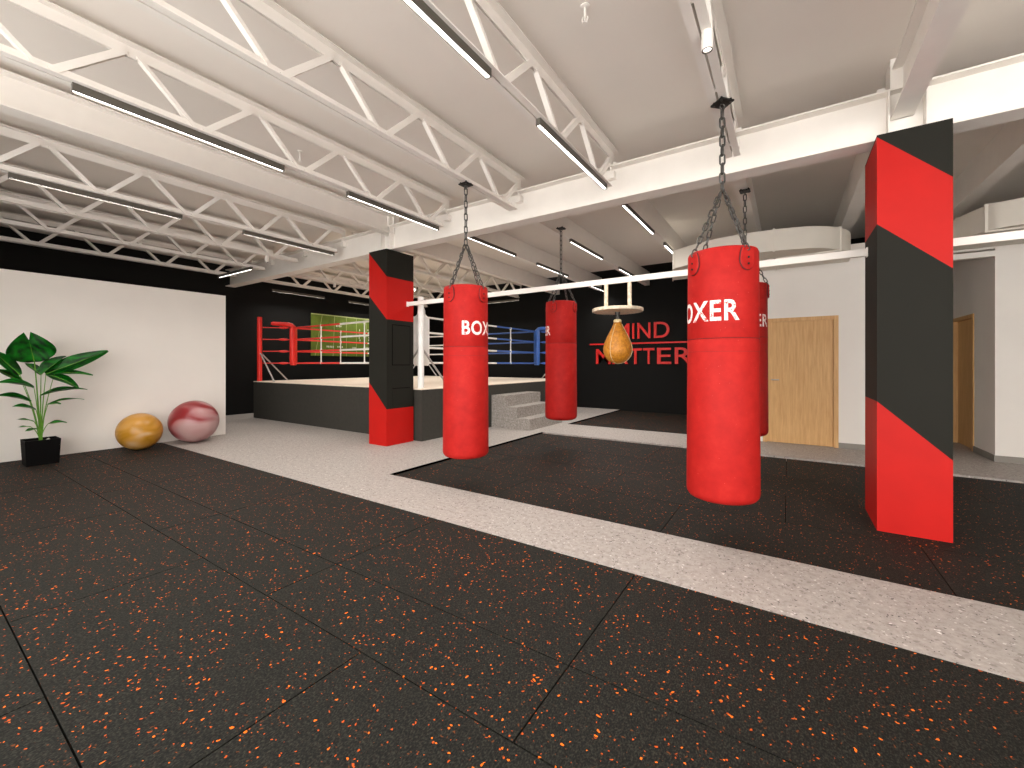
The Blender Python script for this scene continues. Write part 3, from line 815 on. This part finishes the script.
# ------------------------------------------------------------------ wall lettering
sg = thing('wall_lettering', 'red raised two-word lettering with a bar between, on the black rear wall', 'wall sign', (-3.2, YB, 0))
def wall_letter(ch, x0, x1, z0, z1):
    bm = text_mesh(ch, x1 - x0, z1 - z0, .006)
    r = bmesh.ops.extrude_face_region(bm, geom=bm.faces[:])
    vs = [g for g in r['geom'] if isinstance(g, bmesh.types.BMVert)]
    bmesh.ops.translate(bm, verts=vs, vec=(0, 0, .035))
    for v in bm.verts: v.co = ((x0 + x1) / 2 + 3.2 + v.co.x, -.003 - v.co.z, z0 + v.co.y)
    mb = MB(); mb.merge(bm); mb.build('letter', M['sign'], sg)
for ch, a, b in (('M', -4.00, -3.58), ('I', -3.50, -3.445), ('N', -3.36, -3.02), ('D', -2.93, -2.54)): wall_letter(ch, a, b, 1.93, 2.345)
for ch, a, b in (('M', -4.53, -4.10), ('A', -4.06, -3.62), ('T', -3.585, -3.245), ('T', -3.21, -2.92), ('E', -2.85, -2.50), ('R', -2.41, -2.0)): wall_letter(ch, a, b, 1.25, 1.67)
boxes((-1.52, 1.9, -.035, -.002, 1.785, 1.825)).build('bar', M['sign'], sg)

# ------------------------------------------------------------------ balls
def ball(loc, r, m, label, rot):
    t = thing('exercise_ball', label, 'exercise ball', (loc[0], loc[1], loc[2]), rot, 'exercise balls by the white wall')
    mb = MB(); n = 28
    mb.lathe([(max(.0001, r * sin(pi * k / n)), r - r * cos(pi * k / n)) for k in range(n + 1)], n=56)
    mb.build('skin', m, t, 80)
    c = Vector((cos(-.9), sin(-.9), .55)).normalized()
    mb = MB(); p = Vector((0, 0, r)) + c * (r - .002); mb.tube([p, p + c * .006], .012, 12); mb.build('valve', m, t)
ball((-7.93, 2.112, -.002), .265, M['yball'], 'yellow exercise ball on the black mat by the white partition', .3)
ball((-7.945, 2.79, 0), .332, M['rball'], 'larger red and pink marbled exercise ball on the terrazzo by the partition end', .9)

# ------------------------------------------------------------------ potted plant
def proj_x(u, v, x):       # picture sighting -> point on the upright plane at x
    f_, th, y0_ = 418.5, R_(33.43), 364.
    a = (u - 512) / f_; rx, ry, rz_ = a * cos(th) - sin(th), a * sin(th) + cos(th), (y0_ - v) / f_
    k = x / rx; return Vector((x, k * ry, 1.25 + k * rz_))
PX, PY = -7.86, 1.13
pl = thing('potted_plant', 'tall broad-leaved green plant in a black square pot by the white partition', 'potted plant', (PX, PY, -.002))
po = Vector(pl.location)
mb = MB(); H, w1, w0 = .31, .152, .138
rg = [[mb.bm.verts.new((sx * w_, sy * w_, z)) for sx, sy in ((-1, -1), (1, -1), (1, 1), (-1, 1))] for w_, z in ((w0, 0), (w1, H), (w1 - .014, H), (w1 - .018, H - .05))]
mb.quads(rg); mb.build('pot', M['pot'], pl)
boxes((-.135, .135, -.135, .135, H - .06, H - .03)).build('soil', M['soil'], pl)
mb = MB(); mb.tube([(.05, .055, H - .03), (.05, .055, H - .01), (.055, .06, H + .004)], [.018, .02, .008], 8); mb.build('water_gauge', M['galv'], pl)
def leaf(base, tip, width, face, fold=.35, droop=.10, stem_r=.004, lobe=0.0, root=None):
    """base, tip in world metres; face = rough direction of the upper side"""
    base, tip = Vector(base) - po, Vector(tip) - po
    ax = tip - base; L = ax.length; d = ax.normalized(); s = d.cross(Vector(face)).normalized(); up = s.cross(d).normalized()
    mb = MB(); n, m = 12, 4; grid = []
    for i in range(n + 1):
        u = i / n
        hw = width / 2 * (sin(pi * min(1, u * .93 + .045)) ** .75) * (1 - .25 * u)
        row = []
        for j in range(-m, m + 1):
            q = j / m
            uu = u + lobe * abs(q) * (u ** 2)
            p = base + d * (uu * L) + s * (hw * q) + up * (fold * abs(hw * q) + droop * L * (sin(pi * .5 * u) - u) * 2 - droop * L * u * u * .4 + .004 * sin(9 * u + 2 * q))
            row.append(mb.bm.verts.new(p))
        grid.append(row)
    for a, b in zip(grid, grid[1:]):
        for j in range(2 * m): mb.face([a[j], a[j + 1], b[j + 1], b[j]])
    r = bmesh.ops.solidify(mb.bm, geom=mb.bm.faces[:], thickness=.0018)
    lf = mb.build('leaf', M['leaf'], pl, 60)
    mb = MB(); mb.tube([base + d * (L * i / 8 * .95) + up * (droop * L * (sin(pi * .5 * i / 8 * .95) - i / 8 * .95) * 2 - droop * L * (i / 8 * .95) ** 2 * .4 + .003) for i in range(9)], [.005 * (1 - i / 10) for i in range(9)], 6)
    mb.build('midrib', M['stem'], lf)
    rt = Vector(root or (random.uniform(-.009, .009), random.uniform(-.009, .009), H - .04))
    mid = rt.lerp(base, .5) + Vector((0, 0, .05)) + (Vector((rt.x, rt.y, 0)) - Vector((base.x, base.y, 0))) * .18
    pts = [(1 - k) ** 2 * rt + 2 * k * (1 - k) * mid + k * k * base for k in [i / 8 for i in range(9)]]
    mb = MB(); mb.tube(pts, [stem_r * (1.5 - .7 * i / 8) for i in range(9)], 8); mb.build('stem', M['stem'], pl, 60)
P = lambda u, v, dx=0: proj_x(u, v, PX + dx)
F = Vector((1, -.15, .5))
lv = [  # base(u,v,depth), tip(u,v,depth), width, face, fold, droop, lobe
    ((34.4, 362, .02), (29, 340, .08), .47, (1, -.12, -.05), .28, .0, .36),
    ((41, 375, .05), (66, 356, .0), .16, (.3, .1, 1), .9, .06, 0), ((41, 375, .05), (25, 363, -.03), .12, (.5, 0, 1), .6, .05, 0),
    ((46, 374, .06), (108, 351, .02), .24, (.72, .1, .75), .3, .0, 0), ((46, 374, .06), (79, 387, .2), .20, (.5, .1, .9), .2, .12, 0),
    ((55, 373, .08), (93, 374.5, .18), .12, (.5, 0, .9), .3, .08, 0),
    ((40, 396, .06), (87, 388, .1), .14, (.2, 0, 1), .6, .16, 0), ((48, 404, .05), (84, 398, .02), .07, (.2, 0, 1), .5, .16, 0),
    ((46, 405, .09), (61, 403.5, .16), .12, (.3, 0, 1), .3, .12, 0),
    ((20, 375, -.02), (-8, 350, .0), .17, (.8, 0, .7), .3, .0, 0), ((22, 383, -.05), (-4, 369, -.05), .14, (.6, 0, .9), .4, .08, 0),
    ((34, 388, .06), (-3, 382, .08), .20, (.3, 0, 1), .5, .14, 0), ((31, 402, .03), (-4, 395, .05), .17, (.35, 0, 1), .5, .14, 0),
    ((36, 410, .05), (13, 406, .1), .15, (.3, 0, 1), .4, .14, 0), ((34, 421.5, .04), (17, 419, .05), .06, (.3, 0, 1), .3, .12, 0),
    ((31, 427, .03), (18, 427, .05), .05, (.3, 0, 1), .3, .10, 0), ((37.5, 429, .06), (25, 431, .1), .07, (.4, 0, 1), .3, .12, 0),
    ((48, 424, .05), (67, 422, .08), .11, (.3, 0, 1), .3, .14, 0),
]
for i, (b_, t_, w_, fc, fo, dr, lo) in enumerate(lv):
    leaf(P(*b_), P(*t_), w_, fc, fo, dr, .0065 if i == 0 else .004, lo)

# ------------------------------------------------------------------ camera, daylight, view
cam = bpy.data.cameras.new('camera'); co = bpy.data.objects.new('camera', cam); COL.objects.link(co)
cam.sensor_fit = 'HORIZONTAL'; cam.sensor_width = 36; cam.lens = 36 * 418.5 / 1024
cam.shift_y = -20 / 1024; cam.clip_start = .05
co.location = (0, 0, 1.25); co.rotation_euler = (pi / 2, 0, R_(33.43))
SC.camera = co
w = bpy.data.worlds.new('daylight'); SC.world = w; w.use_nodes = True
w.node_tree.nodes['Background'].inputs['Color'].default_value = (1.0, 0.975, 0.935, 1)
w.node_tree.nodes['Background'].inputs['Strength'].default_value = 4.1
SC.view_settings.view_transform = 'Standard'; SC.view_settings.look = 'None'
SC.view_settings.exposure = 0.37; SC.view_settings.gamma = 1.0; SC.view_settings.use_curve_mapping = False
